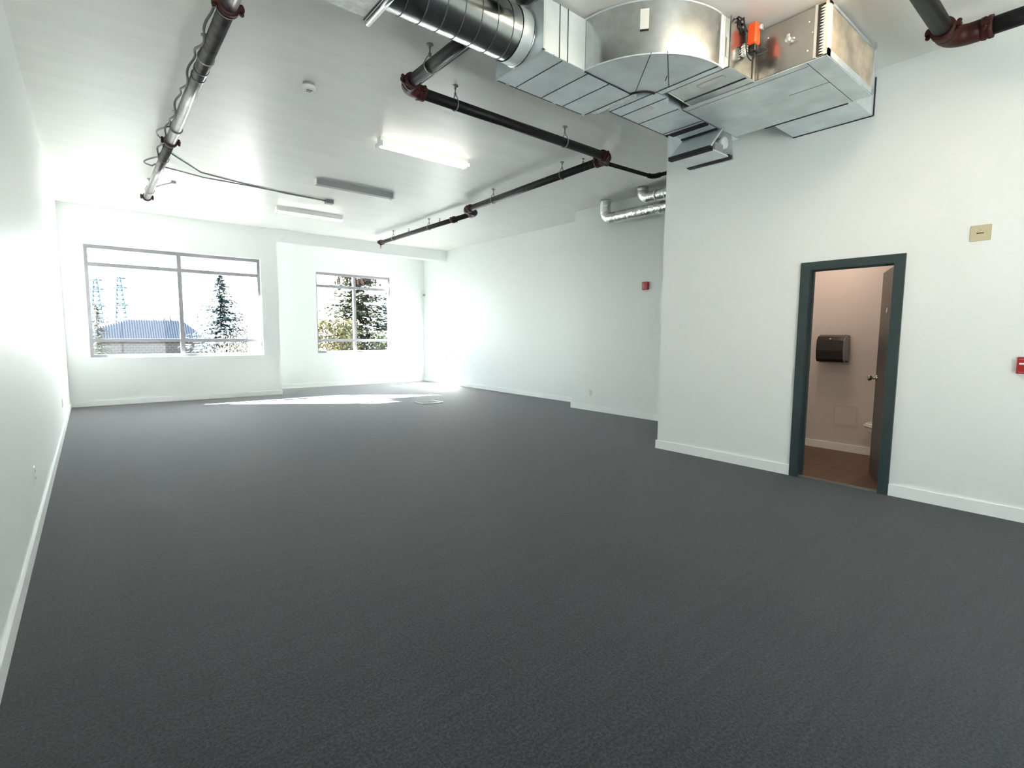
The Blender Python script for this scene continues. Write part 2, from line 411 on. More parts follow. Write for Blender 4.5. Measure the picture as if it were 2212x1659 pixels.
# leaf, swung into the washroom
hx, hy = X3+.115, DY0+.045
ang = math.radians(22.5); dv = Vector((math.cos(ang), math.sin(ang), 0)); nv = Vector((-dv.y, dv.x, 0))
def L(a, n_, z): p = Vector((hx, hy, 0))+dv*a+nv*n_; return (p.x, p.y, z)
LW, LT = .665, .042
def lbox(mb, a0, a1, n0, n1, z0, z1):
    vs = [L(a0, n0, z0), L(a1, n0, z0), L(a1, n1, z0), L(a0, n1, z0), L(a0, n0, z1), L(a1, n0, z1), L(a1, n1, z1), L(a0, n1, z1)]
    return mb.add(vs, [(3,2,1,0),(4,5,6,7),(0,1,5,4),(1,2,6,5),(2,3,7,6),(3,0,4,7)])
leaf = struct('door_leaf', lbox(MB(), 0, LW, -LT, 0, .018, 2.008), m_door, dr)
kb = MB()
for sgn in (1, -1):
    c = Vector(L(LW-.065, 0 if sgn > 0 else -LT, .975))
    kb.lathe([(.033, 0), (.033, .006), (.028, .010), (.012, .012), (.011, .035), (.020, .042), (.029, .055), (.029, .066), (.020, .075), (.001, .078)], c, nv*sgn)
sub('door_knob', kb, m_nickel, leaf)
sub('latch_plate', lbox(MB(), LW-.0005, LW+.002, -LT*.75, -LT*.25, .93, 1.02), m_nickel, leaf)
sg = MB(); sg.lathe([(.0, 0), (.032, 0), (.032, .003), (.001, .003)], L(LW*.42, 0, 1.62), nv, 20)
sub('door_sign', sg, m_paper, leaf, 'small pale round sticker on the door leaf')
for z in (.25, 1.02, 1.80):
    h = MB(); h.tube([(hx-.006, hy-.01, z-.05), (hx-.006, hy-.01, z+.05)], .008, 10); h.box((hx-.05, hy-.0225, z-.05), (hx-.006, hy-.019, z+.05))
    struct('hinge', h, m_nickel, dr)

# ------------------------------------------------------------------ fluorescent fixtures
def fixture(label, x0, x1, y, tubes, lit, body=m_white_enamel, tm=None):
    r = thing('fluorescent_light', label, 'ceiling light', ((x0+x1)/2, y, ZC), 'four-foot fluorescent strips on the ceiling')
    h = .075; w_ = .055
    sub('housing', MB().prism([(y-w_, ZC), (y+w_, ZC), (y+w_*.75, ZC-h), (y-w_*.75, ZC-h)], x0, x1, 0), body, r)
    for x, s_ in ((x0, 1), (x1, -1)):
        sub('end_cap', MB().bbox((x-.004, y-w_-.035, ZC-h-.035), (x+s_*.012, y+w_+.035, ZC-h+.012), .002), body, r)
    n = {1: [0], 2: [-.04, .04]}[tubes]
    for dy in n:
        t = sub('tube', MB().tube([(x0+.03, y+dy, ZC-h-.021), (x1-.03, y+dy, ZC-h-.021)], .014, 14), (tm or m_tube) if lit else m_tubeoff, r)
        s_ = MB()
        for x in (x0+.014, x1-.03): s_.bbox((x, y+dy-.013, ZC-h-.036), (x+.016, y+dy+.013, ZC-h), .002)
        sub_split('lamp_holder', s_, m_white_enamel, r, 26)
    return r
fixture('white twin-tube fluorescent light, lit, nearest to the bend of the sprinkler pipes', 2.72, 3.95, 5.78, 2, True)
fx2 = thing('fluorescent_light', 'unlit grey fluorescent light, middle of the three ceiling strips', 'ceiling light', (3.32, 7.92, ZC), 'four-foot fluorescent strips on the ceiling')
sub('housing', MB().prism([(7.865, ZC), (7.975, ZC), (7.965, ZC-.085), (7.875, ZC-.085)], 2.71, 3.94, 0), m_grey_enamel, fx2)
sub('end_cap', MB().bbox((3.935, 7.85, ZC-.10), (3.955, 7.99, ZC), .003), m_white_enamel, fx2)
sub('end_cap', MB().bbox((2.70, 7.86, ZC-.09), (2.712, 7.98, ZC), .003), m_white_enamel, fx2)
fixture('slim lit fluorescent light, the strip closest to the window wall', 2.72, 3.93, 10.06, 1, True)
fixture('warm lit fluorescent light above the near side of the curved duct', 2.72, 3.94, 1.22, 2, True, tm=m_tubew)

# washroom lamp
wl = thing('washroom_lamp', 'round warm ceiling lamp inside the washroom', 'lamp', (6.25, 2.3, 2.6))
sub('lamp_base', MB().lathe([(.001, 0), (.16, 0), (.16, -.03), (.001, -.03)], (6.25, 2.3, 2.6)), m_white_enamel, wl)
sub('lamp_glass', MB().lathe([(.145, -.03), (.14, -.06), (.10, -.09), (.04, -.105), (.001, -.108)], (6.25, 2.3, 2.6)), m_wclamp, wl)

# ------------------------------------------------------------------ sprinkler pipes
PZ, PR = 3.49, .048
def arc(c, r, a0, a1, n=8, plane='xy'):
    out = []
    for i in range(n+1):
        a = a0+(a1-a0)*i/n; out.append((c[0]+r*math.cos(a), c[1]+r*math.sin(a), c[2])); 
    return out
def coupling(p, d, r, root, name='coupling'):
    d = Vector(d).normalized(); p = Vector(p); mb = MB()
    mb.lathe([(r, -.032), (r+.016, -.030), (r+.018, -.010), (r+.012, 0), (r+.018, .010), (r+.016, .030), (r, .032)], p, d, 20)
    s_ = d.cross(Vector((0, 0, 1))); s_ = s_.normalized() if s_.length > .1 else Vector((1, 0, 0))
    cpl = sub(name, mb, m_red, root)
    for k in (-1, 1):
        bl = MB()
        q = p+s_*(r+.028)*k
        bl.tube([q-Vector((0, 0, .036)), q+Vector((0, 0, .036))], .009, 8); bl.tube([q-Vector((0, 0, .03)), q-Vector((0, 0, .018))], .015, 6); bl.tube([q+Vector((0, 0, .018)), q+Vector((0, 0, .03))], .015, 6)
        lo, hi = p+s_*(r-.005)*k, p+s_*(r+.042)*k
        a = Vector((min(lo.x, hi.x), min(lo.y, hi.y), p.z-.014)); b_ = Vector((max(lo.x, hi.x), max(lo.y, hi.y), p.z+.014))
        e_ = Vector((abs(d.x), abs(d.y), 0))*.024
        bl.bbox(a-e_, b_+e_, .003)
        sub('bolt', bl, m_red, cpl)
    return cpl
def hanger(p, d, r, root):
    p = Vector(p); d = Vector(d).normalized(); s_ = Vector((-d.y, d.x, 0))
    mb = MB()
    ring = []
    for i in range(25):
        a = 2*PI*i/24; rr = r+.006
        q = p+s_*math.cos(a)*rr+Vector((0, 0, 1))*math.sin(a)*rr
        if math.sin(a) > .5: q = p+s_*math.cos(a)*rr*.9+Vector((0, 0, 1))*(rr*.5+(math.sin(a)-.5)*.11)
        ring.append(q)
    h = sub('pipe_hanger', MB().tube(ring, .005, 8, caps=False), m_steel, root)
    mb.tube([(p.x, p.y, p.z+r+.03), (p.x, p.y, ZC)], .006, 8)
    mb.lathe([(.001, 0), (.028, 0), (.028, -.008), (.010, -.014), (.010, -.03), (.001, -.03)], (p.x, p.y, ZC))
    mb.tube([(p.x, p.y, p.z+r+.03), (p.x, p.y, p.z+r+.055)], .012, 6)
    sub('rod', mb, m_steel, h)
def head(x, y, z, root, up_=True, r=PR):
    s_ = 1 if up_ else -1; mb = MB()
    mb.lathe([(.016, 0), (.016, s_*(r+.02)), (.010, s_*(r+.022)), (.006, s_*(r+.05)), (.022, s_*(r+.052)), (.022, s_*(r+.056)), (.001, s_*(r+.058))], (x, y, z), n=12)
    sub('sprinkler_head', mb, m_nickel, root)

# left run
pl = thing('sprinkler_pipe', 'grey steel sprinkler pipe running along the left side of the ceiling', 'pipe', (.812, 6.8, ZC))
x = .812
sub('pipe', MB().tube([(x, 3.93, PZ), (x, 6.98, PZ)], .052, 24), m_pipeg, pl)
sub('pipe', MB().tube([(x, 7.02, PZ), (x, 10.04, PZ)], .048, 24), m_pipeg, pl)
sub('pipe', MB().tube([(x, 2.4, PZ), (x, 3.92, PZ)], .052, 24), m_pipeg, pl)
coupling((x, 3.93, PZ), (0, 1, 0), .052, pl); coupling((x, 7.0, PZ), (0, 1, 0), .050, pl); coupling((x, 10.05, PZ), (0, 1, 0), .046, pl)
for y in (4.75, 6.52, 7.72, 9.55): hanger((x, y, PZ), (0, 1, 0), .050, pl)
for y in (4.95, 5.1): sub('strap', MB().tube([(x, y, PZ), (x, y+.012, PZ)], .056, 24), m_black, pl)
br = MB().tube([(x, 9.50, PZ+.02), (1.11, 9.49, ZC-.01)], .007, 8); br.bbox((1.08, 9.46, ZC-.03), (1.14, 9.52, ZC), .004)
sub('sway_brace', br, m_steel, pl)
# armoured cable tied to the left run, crossing the ceiling to a box
cb = thing('ceiling_cable', 'grey cable tied along the left sprinkler pipe and crossing to a ceiling box', 'cable', (2.0, 8.8, ZC))
pts = []
yy = 3.0
k = 0
while yy < 7.75:
    pts.append((x-.066-.012*math.sin(k*1.9), yy, PZ+.02+.028*math.sin(k*.9))); yy += .04; k += .33
for a in range(9):
    t_ = a/8*PI; pts.append((x-.07-.10*math.sin(t_), 7.85+.42*a/8, PZ+.03-.02*math.sin(t_)))
pts += [(x-.03, 8.35, PZ+.08), (x+.08, 8.42, ZC-.09), (1.05, 8.62, ZC-.05), (1.40, 8.83, ZC-.03), (2.0, 8.93, ZC-.012), (2.6, 8.98, ZC-.012), (3.24, 9.0, ZC-.02)]
sub('cable', MB().tube(pts, .009, 8), m_cable, cb)
sub('cable', MB().tube([(x+.10, 8.0, ZC-.008), (1.1, 8.3, ZC-.008), (1.35, 8.68, ZC-.008), (1.9, 8.86, ZC-.01), (2.6, 9.02, ZC-.012), (3.24, 9.03, ZC-.02)], .007, 8), m_cable, cb)
lp = [(x-.06-.085*math.sin(PI*i/8), 7.05-.5*i/8, PZ+.01) for i in range(9)]
sub('cable_loop', MB().tube(lp, .008, 8), m_cable, cb)
jb = thing('junction_box', 'small grey junction box on the ceiling between two light strips', 'electrical box', (3.3, 9.0, ZC))
sub('box', MB().bbox((3.24, 8.96, ZC-.055), (3.37, 9.06, ZC), .004), m_grey_enamel, jb)
sub('cover_plate', MB().bbox((3.235, 8.955, ZC-.062), (3.375, 9.065, ZC-.055), .002), m_steel, jb)
sub('connector', MB().tube([(3.18, 8.995, ZC-.025), (3.24, 8.995, ZC-.025)], .014, 10), m_steel, jb)

# near run, cross run, long run, offset, far run, branch
pn = thing('sprinkler_pipe', 'black sprinkler pipe leading from behind the spiral duct to the pipe corner', 'pipe', (2.2, 3.7, ZC))
sub('pipe', MB().tube([(2.205, 4.10, PZ), (2.205, 3.35, PZ), (2.205, 3.30, PZ), (2.205, 3.262, PZ+.015), (2.205, 3.235, PZ+.05), (2.205, 3.225, PZ+.10), (2.205, 3.225, ZC-.01)], PR, 20), m_pipe, pn)
sub('conduit', MB().tube([(2.268, 4.0, PZ-.02), (2.268, 3.25, PZ-.02)], .006, 8), m_steel, pn)
hanger((2.205, 3.74, PZ), (0, 1, 0), PR, pn)
pf = thing('sprinkler_pipe', 'short black sprinkler pipe seen above the spiral duct at the top edge', 'pipe', (2.2, 2.2, ZC))
sub('pipe', MB().tube([(2.225, .9, PZ), (2.225, 2.60, PZ), (2.225, 2.635, PZ+.015), (2.225, 2.655, PZ+.05), (2.225, 2.66, PZ+.09), (2.225, 2.66, ZC-.01)], PR+.004, 20), m_pipe, pf)
sub('conduit', MB().tube([(2.36, 1.0, PZ+.06), (2.36, 2.66, PZ+.06), (2.36, 2.68, ZC-.005)], .018, 10), m_steel, pf)
pc = thing('sprinkler_pipe', 'straight black sprinkler pipe crossing the ceiling between the two red corner fittings', 'pipe', (3.5, 4.17, ZC))
sub('pipe', MB().tube([(2.36, 4.18, PZ), (4.80, 4.18, PZ)], PR, 20), m_pipe, pc)
el = MB().tube([(2.205, 4.08, PZ)]+[(2.205+.10-.10*math.cos(a), 4.08+.10*math.sin(a), PZ) for a in [i*PI/16 for i in range(1, 9)]]+[(2.36, 4.18, PZ)], PR+.010, 18)
sub('elbow', el, m_red, pc, 'dark red pipe elbow')
coupling((2.205, 4.05, PZ), (0, 1, 0), PR, pc); coupling((2.37, 4.18, PZ), (1, 0, 0), PR, pc)
for xx in (2.73, 4.16): hanger((xx, 4.18, PZ), (1, 0, 0), PR, pc)
el = MB().tube([(4.78, 4.18, PZ)]+[(4.83+.09*math.sin(a), 4.27-.09*math.cos(a), PZ) for a in [i*PI/16 for i in range(0, 9)]]+[(4.92, 4.34, PZ)], PR+.010, 18)
sub('elbow', el, m_red, pc, 'dark red pipe elbow')
coupling((4.80, 4.18, PZ), (1, 0, 0), PR, pc)
pg = thing('sprinkler_pipe', 'long black sprinkler pipe running from the right pipe corner toward the windows', 'pipe', (4.95, 5.8, ZC))
sub('pipe', MB().tube([(4.92, 4.34, PZ), (5.06, 7.30, PZ)], PR, 20), m_pipe, pg)
coupling((4.922, 4.36, PZ), (0, 1, 0), PR, pg); coupling((5.06, 7.30, PZ), (0, 1, 0), PR, pg)
for (hx_, hy_) in ((4.955, 5.02), (5.03, 6.62)): hanger((hx_, hy_, PZ), (0, 1, 0), PR, pg)
head(4.93, 4.62, PZ, pg)
po = thing('sprinkler_pipe', 'thinner black far sprinkler pipe stepping sideways and ending near the window wall', 'pipe', (5.3, 9.4, ZC))
sub('pipe', MB().tube([(5.31, 7.60, PZ), (5.33, 11.32, PZ)], PR*.9, 18), m_pipe, po)
el = MB().tube([(5.06, 7.32, PZ), (5.065, 7.40, PZ), (5.10, 7.46, PZ), (5.17, 7.48, PZ), (5.24, 7.48, PZ), (5.29, 7.51, PZ), (5.31, 7.58, PZ), (5.31, 7.66, PZ)], PR+.012, 16)
sub('offset_fitting', el, m_pipe, po)
coupling((5.31, 7.62, PZ), (0, 1, 0), PR*.9, po); coupling((5.312, 8.20, PZ), (0, 1, 0), PR*.9, po); coupling((5.33, 11.30, PZ), (0, 1, 0), PR*.9, po)
for y in (9.1, 10.65): hanger((5.32, y, PZ), (0, 1, 0), PR*.9, po)
head(5.315, 8.70, PZ, po); head(5.325, 9.95, PZ, po); head(5.33, 11.32, PZ, po, False, .07)
pb = thing('sprinkler_pipe', 'slim black branch pipe dipping behind the corner of the washroom wall', 'pipe', (5.4, 4.25, ZC))
sub('pipe', MB().tube([(4.99, 4.31, PZ-.01), (5.84, 4.26, PZ-.01), (5.875, 4.24, PZ-.01), (5.89, 4.19, PZ-.01), (5.89, Y3-.02, PZ-.01)], .024, 14), m_pipe, pb)
sub('elbow', MB().tube([(5.81, 4.262, PZ-.01), (5.85, 4.258, PZ-.01), (5.88, 4.235, PZ-.01), (5.89, 4.20, PZ-.01), (5.89, 4.14, PZ-.01)], .032, 14), m_pipe, pb)
sub('elbow', MB().tube([(4.93, 4.315, PZ-.01), (5.03, 4.31, PZ-.01)], .034, 14), m_red, pb)
pt = thing('sprinkler_pipe', 'thick black sprinkler pipe with a red elbow in the upper right corner', 'pipe', (4.6, .9, ZC))
sub('pipe', MB().tube([(2.6, 1.02, PZ), (4.72, 1.02, PZ)], .056, 20), m_pipe, pt)
sub('pipe', MB().tube([(4.86, .90, PZ), (4.86, .50, PZ)], .056, 20), m_pipe, pt)
el = MB().tube([(4.66, 1.02, PZ)]+[(4.74+.12*math.sin(a), .90+.12*math.cos(a), PZ) for a in [i*PI/16 for i in range(9)]]+[(4.86, .84, PZ)], .068, 18)
sub('elbow', el, m_red, pt, 'dark red pipe elbow')
coupling((4.66, 1.02, PZ), (1, 0, 0), .056, pt); coupling((4.86, .82, PZ), (0, 1, 0), .056, pt)
hanger((3.0, 1.02, PZ), (1, 0, 0), .056, pt)

# ------------------------------------------------------------------ ducts
ZB, ZT = 3.287, 3.635
def seams(root, segs, r=.005, name='seam', m=m_edge):
    mb = MB()
    for a, b_ in segs: mb.tube([a, b_], r, 6, smooth=False)
    return sub(name, mb, m, root)
# spiral duct
sp = thing('spiral_duct', 'round spiral metal duct entering the rectangular trunk duct at the top', 'duct', (1.9, 2.955, ZT))
cy, cz, cr_ = 2.95, 3.463, .172
sub('duct_barrel', MB().tube([(1.44+i*.05, cy, cz) for i in range(21)], cr_, 48, caps=False), m_galvb, sp)
hel = []; nt_ = 8; pitch = .128
for i in range(int(nt_*28)+1):
    a = 2*PI*i/28; hel.append((1.46+pitch*i/28*.98, cy+(cr_+.001)*math.cos(a), cz+(cr_+.001)*math.sin(a)))
sub('spiral_seam', MB().tube([h for h in hel if h[0] < 2.42], .0032, 6), m_seamg, sp)
sub('collar', MB().tube([(2.36, cy, cz), (2.468, cy, cz)], cr_+.006, 48, caps=False), m_galv2, sp)
sub('collar_bead', MB().lathe([(cr_+.004, 0), (cr_+.014, .004), (cr_+.014, .012), (cr_+.004, .016)], (2.45, cy, cz), (1, 0, 0), 48), m_galvb, sp)
# wrapped box at top left
wr = thing('wrapped_duct', 'white wrapped rectangular duct at the top edge feeding the spiral duct', 'duct', (1.0, 2.9, ZT))
sub('duct_box', MB().bbox((.93, 2.55, ZB+.01), (1.41, 3.16, 3.64), .01), m_wrap, wr)
sub('flange', MB().bbox((1.41, 2.54, ZB), (1.445, 3.175, 3.645), .004), m_white_enamel, wr)
sub('flange_glint_bead', MB().tube([(1.432, 2.54, ZB-.004), (1.432, 3.175, ZB-.004)], .020, 16), m_galvb, wr)  # shiny bead added so the flange edge shows a bright reflected line
seams(wr, [((1.405, 2.54, ZB+.004), (1.405, 3.17, ZB+.004))], .004)
# trunk
tk = thing('trunk_duct', 'flat galvanised trunk duct section between the spiral duct and the curved elbow', 'duct', (2.95, 2.97, ZT))
sub('duct_box', MB().bbox((2.47, 2.70, ZB), (3.44, 3.225, ZT), .003), m_galv, tk)
sub('flange', MB().box((2.466, 2.695, ZB-.005), (2.485, 3.232, ZB+.012)).box((2.466, 3.215, ZB), (2.482, 3.232, ZT)).box((2.466, 2.695, ZB), (2.482, 2.71, ZT)), m_galv2, tk)
seams(tk, [((xx, 2.71, ZB-.001), (xx, 3.215, ZB-.001)) for xx in (2.66, 2.93, 3.17)]+[((3.435, 2.70, ZB-.002), (3.435, 3.225, ZB-.002)), ((2.62, 2.698, ZB), (2.62, 2.698, ZT)), ((2.70, 2.698, ZB), (2.70, 2.698, ZT)), ((2.47, 3.226, ZB), (3.44, 3.226, ZB))], .0035)
cl = MB()
for (a, b_) in ((2.56, 3.222), (3.05, 3.222), (3.40, 3.222), (2.56, 2.702)): cl.bbox((a, b_-.012, ZB-.008), (a+.035, b_+.012, ZB+.004), .002)
sub_split('corner_clip', cl, m_rail, tk, 26)
# flexible joint and second trunk
fj = single('flexible_connector', MB().bbox((3.44, 2.74, ZB+.02), (3.55, 3.2, ZT-.02), .01), m_wrap, 'pale fabric joint between the two flat duct sections', 'duct joint')
t2 = thing('trunk_duct', 'flat galvanised duct section with a small sticker beyond the elbow, leading to the wall outlet', 'duct', (4.1, 2.8, ZT))
sub('duct_box', MB().prism([(3.545, 3.03), (3.545, 2.60), (3.575, 2.565), (3.72, 2.565), (3.80, 2.618), (4.98, 2.618), (4.98, 3.03)], ZB, ZT-.02), m_galv, t2)
seams(t2, [((3.55, 2.59, ZB-.002), (3.55, 3.03, ZB-.002)), ((3.70, 2.57, ZB-.001), (3.70, 3.02, ZB-.001)), ((3.95, 2.62, ZB-.001), (3.95, 3.02, ZB-.001)), ((3.545, 3.03, ZB), (4.40, 3.03, ZB)), ((4.32, 2.62, ZB-.001), (4.32, 3.02, ZB-.001))], .0035)
sub('gasket', MB().box((4.365, 2.62, ZB-.012), (4.43, 3.025, ZB+.002)), m_gasket, t2)
sub('gasket', MB().box((4.56, 2.62, ZB-.012), (4.62, 3.025, ZB+.002)), m_gasket, t2)
sub('paper_label', MB().box((3.70, 2.74, ZB-.003), (3.79, 2.82, ZB-.0005)), m_paper, t2)
# outlet boot
ob = thing('duct_outlet', 'slanted metal duct outlet hanging below the flat duct at the washroom wall corner', 'duct outlet', (4.6, 2.8, ZB))
zb2 = 3.055
sub('slanted_plate', MB().prism([(4.60, ZB), (4.62, ZB), (4.40, zb2), (4.37, zb2)], 2.575, 2.99, 1), m_galv2, ob)
sub('bottom_plate', MB().box((4.37, 2.56, zb2-.012), (4.73, 2.99, zb2)), m_galv2, ob)
sub('side_plate', MB().prism([(4.37, zb2), (4.37, ZB), (4.86, ZB), (4.73, zb2)], 2.985, 3.0, 1), m_galv, ob)
sub('end_plate', MB().prism([(2.99, zb2-.01), (2.565, zb2-.01), (2.60, ZB), (3.0, ZB)], 4.80, 4.815, 0), m_galv2, ob)
gk = MB().box((4.365, 2.56, zb2-.016), (4.42, 2.985, zb2+.018)).box((4.69, 2.555, zb2-.02), (4.75, 2.99, zb2+.012))
sub_split('gasket', gk, m_gasket, ob, 6)
sub('blower_housing', MB().box((4.56, 2.62, zb2+.005), (4.70, 2.95, zb2+.11)), m_grey_enamel, ob)
sub('motor', MB().lathe([(.001, 0), (.05, 0), (.055, .02), (.055, .10), (.001, .10)], (4.745, 2.62, 3.20), (0, 1, 0), 20), m_plastic, ob)
# elbow
eb = thing('duct_elbow', 'large curved galvanised elbow duct with a white paper label', 'duct', (3.2, 2.4, ZT))
cx0, cy0 = 3.555, 2.715; Ro, Ri = .672, .135
def ring_sector(mb, r0, r1, z0, z1, n=28, a0=PI, a1=1.5*PI):
    vs = []
    for i in range(n+1):
        a = a0+(a1-a0)*i/n
        for r in (r0, r1):
            for z in (z0, z1): vs.append((cx0+r*math.cos(a), cy0+r*math.sin(a), z))
    fs = []
    for i in range(n):
        q = i*4; p = q+4
        fs += [(q, p, p+1, q+1), (q+2, q+3, p+3, p+2), (q, q+2, p+2, p), (q+1, p+1, p+3, q+3)]
    fs += [(0, 1, 3, 2), (n*4, n*4+2, n*4+3, n*4+1)]
    mb.add(vs, fs); return mb
sub('duct_cheeks', ring_sector(MB(), Ri, Ro, ZB, ZT), m_galv2, eb)
wrap_ = MB(); vs = []; n = 36
for i in range(n+1):
    a = PI+.5*PI*i/n
    for z in (ZB+.006, ZT-.006): vs.append((cx0+(Ro+.002)*math.cos(a), cy0+(Ro+.002)*math.sin(a), z))
wrap_.add(vs, [(2*i, 2*i+2, 2*i+3, 2*i+1) for i in range(n)], True)
sub('outer_band', wrap_, m_galvb, eb)
def arcseam(r, z, rad=.005):
    return [(cx0+r*math.cos(PI+.5*PI*i/36), cy0+r*math.sin(PI+.5*PI*i/36), z) for i in range(37)]
sub('edge_bead', MB().tube(arcseam(Ro+.003, ZB), .006, 8), m_galv2, eb)
sub('edge_bead', MB().tube(arcseam(Ro+.003, ZT), .006, 8), m_galv2, eb)
sub('inner_edge', MB().tube(arcseam(Ri-.002, ZB-.002), .010, 8), m_gasket, eb)
seams(eb, [((3.05, 2.25, ZB-.001), (3.42, 2.66, ZB-.001)), ((2.885, 2.712, ZB-.002), (3.42, 2.712, ZB-.002)), ((2.883, 2.700, ZB), (2.883, 2.700, ZT)), ((3.12, 2.168, ZB-.001), (3.555, 2.45, ZB-.001)), ((3.553, 2.05, ZB-.002), (3.553, 2.575, ZB-.002)), ((3.40, 2.36, ZB-.001), (3.45, 2.41, ZB-.001))], .003)
la = [PI+.5*PI*t_ for t_ in (.40, .455)]
lb = MB(); vs = []
for i in range(5):
    a = la[0]+(la[1]-la[0])*i/4
    for z in (3.45, 3.58): vs.append((cx0+(Ro+.005)*math.cos(a), cy0+(Ro+.005)*math.sin(a), z))
lb.add(vs, [(2*i, 2*i+2, 2*i+3, 2*i+1) for i in range(4)])
lbl = sub('paper_label', lb, m_paper, eb, 'white paper label on the curved face')
vs = []
for i in range(5):
    a = la[0]+(la[1]-la[0])*i/4
    for z in (3.438, 3.449): vs.append((cx0+(Ro+.005)*math.cos(a), cy0+(Ro+.005)*math.sin(a), z))
sub('printed_line', MB().add(vs, [(2*i, 2*i+2, 2*i+3, 2*i+1) for i in range(4)]), m_black, lbl)
# collar and transition
tr = thing('duct_transition', 'short galvanised transition duct joining the curved elbow to the filter box', 'duct', (3.75, 2.25, ZT))
sub('collar', MB().bbox((3.558, 2.035, ZB-.005), (3.615, 2.555, ZT), .003), m_galv, tr)
sub('duct_box', MB().prism([(3.615, 2.0), (3.97, 1.985), (3.97, 2.52), (3.615, 2.50)], ZB-.001, ZT-.01), m_galvb, tr)
seams(tr, [((3.615, 1.998, ZB), (3.615, 1.998, ZT-.01)), ((3.615, 2.0, ZB-.003), (3.615, 2.50, ZB-.003)), ((3.87, 1.985, ZB-.003), (3.87, 2.515, ZB-.003)), ((3.93, 1.984, ZB), (3.93, 1.984, ZT-.01))], .0045)
seams(tr, [((3.62, 2.0, ZB-.002), (3.97, 1.985, ZB-.002))], .006, 'edge_flange', m_galvb)
seams(tr, [((3.62, 2.5, ZB-.002), (3.97, 2.52, ZB-.002))], .006, 'edge_flange', m_galvb)
sub('paper_label', MB().box((3.575, 2.030, 3.37), (3.604, 2.034, 3.50)), m_paper, tr)
sub('paper_label', MB().box((3.70, 2.09, ZB-.004), (3.76, 2.30, ZB-.002)), m_paper, tr)
# plenum with pleated filter
px0, px1, py0, py1 = 3.975, 4.89, 1.492, 2.60
pm = thing('filter_box', 'large galvanised filter box against the wall with a pleated filter in its end', 'ventilation unit', (4.43, 2.05, ZT))
sub('cabinet', MB().bbox((px0, py0+.02, ZB), (px1, py1, ZT), .004), m_mirror, pm)
sub('bottom_pan', MB().bbox((px0+.0, py0, ZB-.006), (px1, py1, ZB), .002), m_galv2, pm)
seams(pm, [((px0+.06, py0+.14, ZB-.006), (px0+.06, py1-.02, ZB-.006)), ((px0, py0+.13, ZB-.006), (px1, py0+.13, ZB-.006)), ((px0+.42, py0+.13, ZB-.006), (px0+.42, py0+.42, ZB-.006)), ((px0, py1-.001, ZB-.004), (px1, py1-.001, ZB-.004))], .002)
seams(pm, [((px1+.01, 1.66, ZB-.006), (px1+.01, 2.33, ZB-.006))], .006)
fr_ = MB()
fr_.box((px0, py0-.004, ZB), (px0+.045, py0+.02, ZT)).box((px1-.02, py0-.004, ZB), (px1, py0+.02, ZT)).box((px0, py0-.004, ZT-.02), (px1, py0+.02, ZT)).box((px0, py0-.004, ZB), (px1, py0+.02, ZB+.045))
sub('filter_frame', fr_, m_galv2, pm)
# pleated face: horizontal ribs
nv_ = 44; vs = []; fs = []
for i in range(nv_+1):
    z = ZB+.045+(ZT-.02-ZB-.045)*i/nv_; y = py0+.016-(.018 if i % 2 else 0)
    for j in range(2): vs.append(((px0+.045, px1-.02)[j], y, z))
fs = [(2*i, 2*i+1, 2*i+3, 2*i+2) for i in range(nv_)]
sub('filter', MB().add(vs, fs), m_filter, pm)
sub('filter_slot', MB().box((px0-.003, py0+.028, ZB+.012), (px0+.02, py0+.075, ZT-.005)), m_gasket, pm)
sub('rail', MB().box((px0-.010, py0+.002, ZB+.005), (px0+.003, py0+.022, ZT)), m_rail, pm)
sub('rail', MB().box((px0-.010, py0+.072, ZB+.005), (px0+.003, py0+.088, ZT)), m_rail, pm)
zz = MB(); nz = 17; pz = (ZT-ZB-.03)/nz
for i in range(nz):
    z = ZB+.012+pz*i
    zz.add([(px0-.006, py0+.022, z), (px0-.006, py0+.056, z+pz*.5), (px0-.006, py0+.022, z+pz)], [(0, 1, 2)])
sub('filter_edge', zz, m_paper, pm)
lt = MB(); lt.lathe([(.001, 0), (.016, 0), (.016, .006), (.010, .010), (.010, .024), (.020, .026), (.020, .034), (.001, .036)], (px0, 1.745, 3.478), (-1, 0, 0), 16)
lt.bbox((px0-.034, 1.735, 3.485), (px0-.022, 1.755, 3.515), .003); lt.bbox((px0-.03, 1.70, 3.465), (px0-.02, 1.745, 3.478), .003)
sub('latch', lt, m_rail, pm)
sc_ = MB()
for (yy_, z_) in ((1.62, 3.55), (1.62, 3.36), (1.595, 3.47), (1.9, 3.56), (2.45, 3.56), (2.45, 3.33)):
    sc_.lathe([(.006, 0), (.005, .004), (.001, .005)], (px0, yy_, z_), (-1, 0, 0), 8)
sub_split('screw', sc_, m_rail, pm, 16)
hs = MB().box((4.84, 1.47, ZT-.02), (4.87, 1.478, ZC))
sub('hanger_strap', hs, m_galv2, pm)
# connector to the wall
wc = thing('wall_duct', 'shallow galvanised duct joining the filter box to the wall', 'duct', (5.12, 1.95, ZT))
sub('duct_box', MB().bbox((px1, 1.61, ZB), (X3, 2.26, ZT), .003), m_galv, wc)
seams(wc, [((X3-.006, 1.605, ZB-.002), (X3-.006, 2.262, ZB-.002)), ((X3-.006, 1.605, ZB-.002), (X3-.006, 1.605, 3.60))], .006)
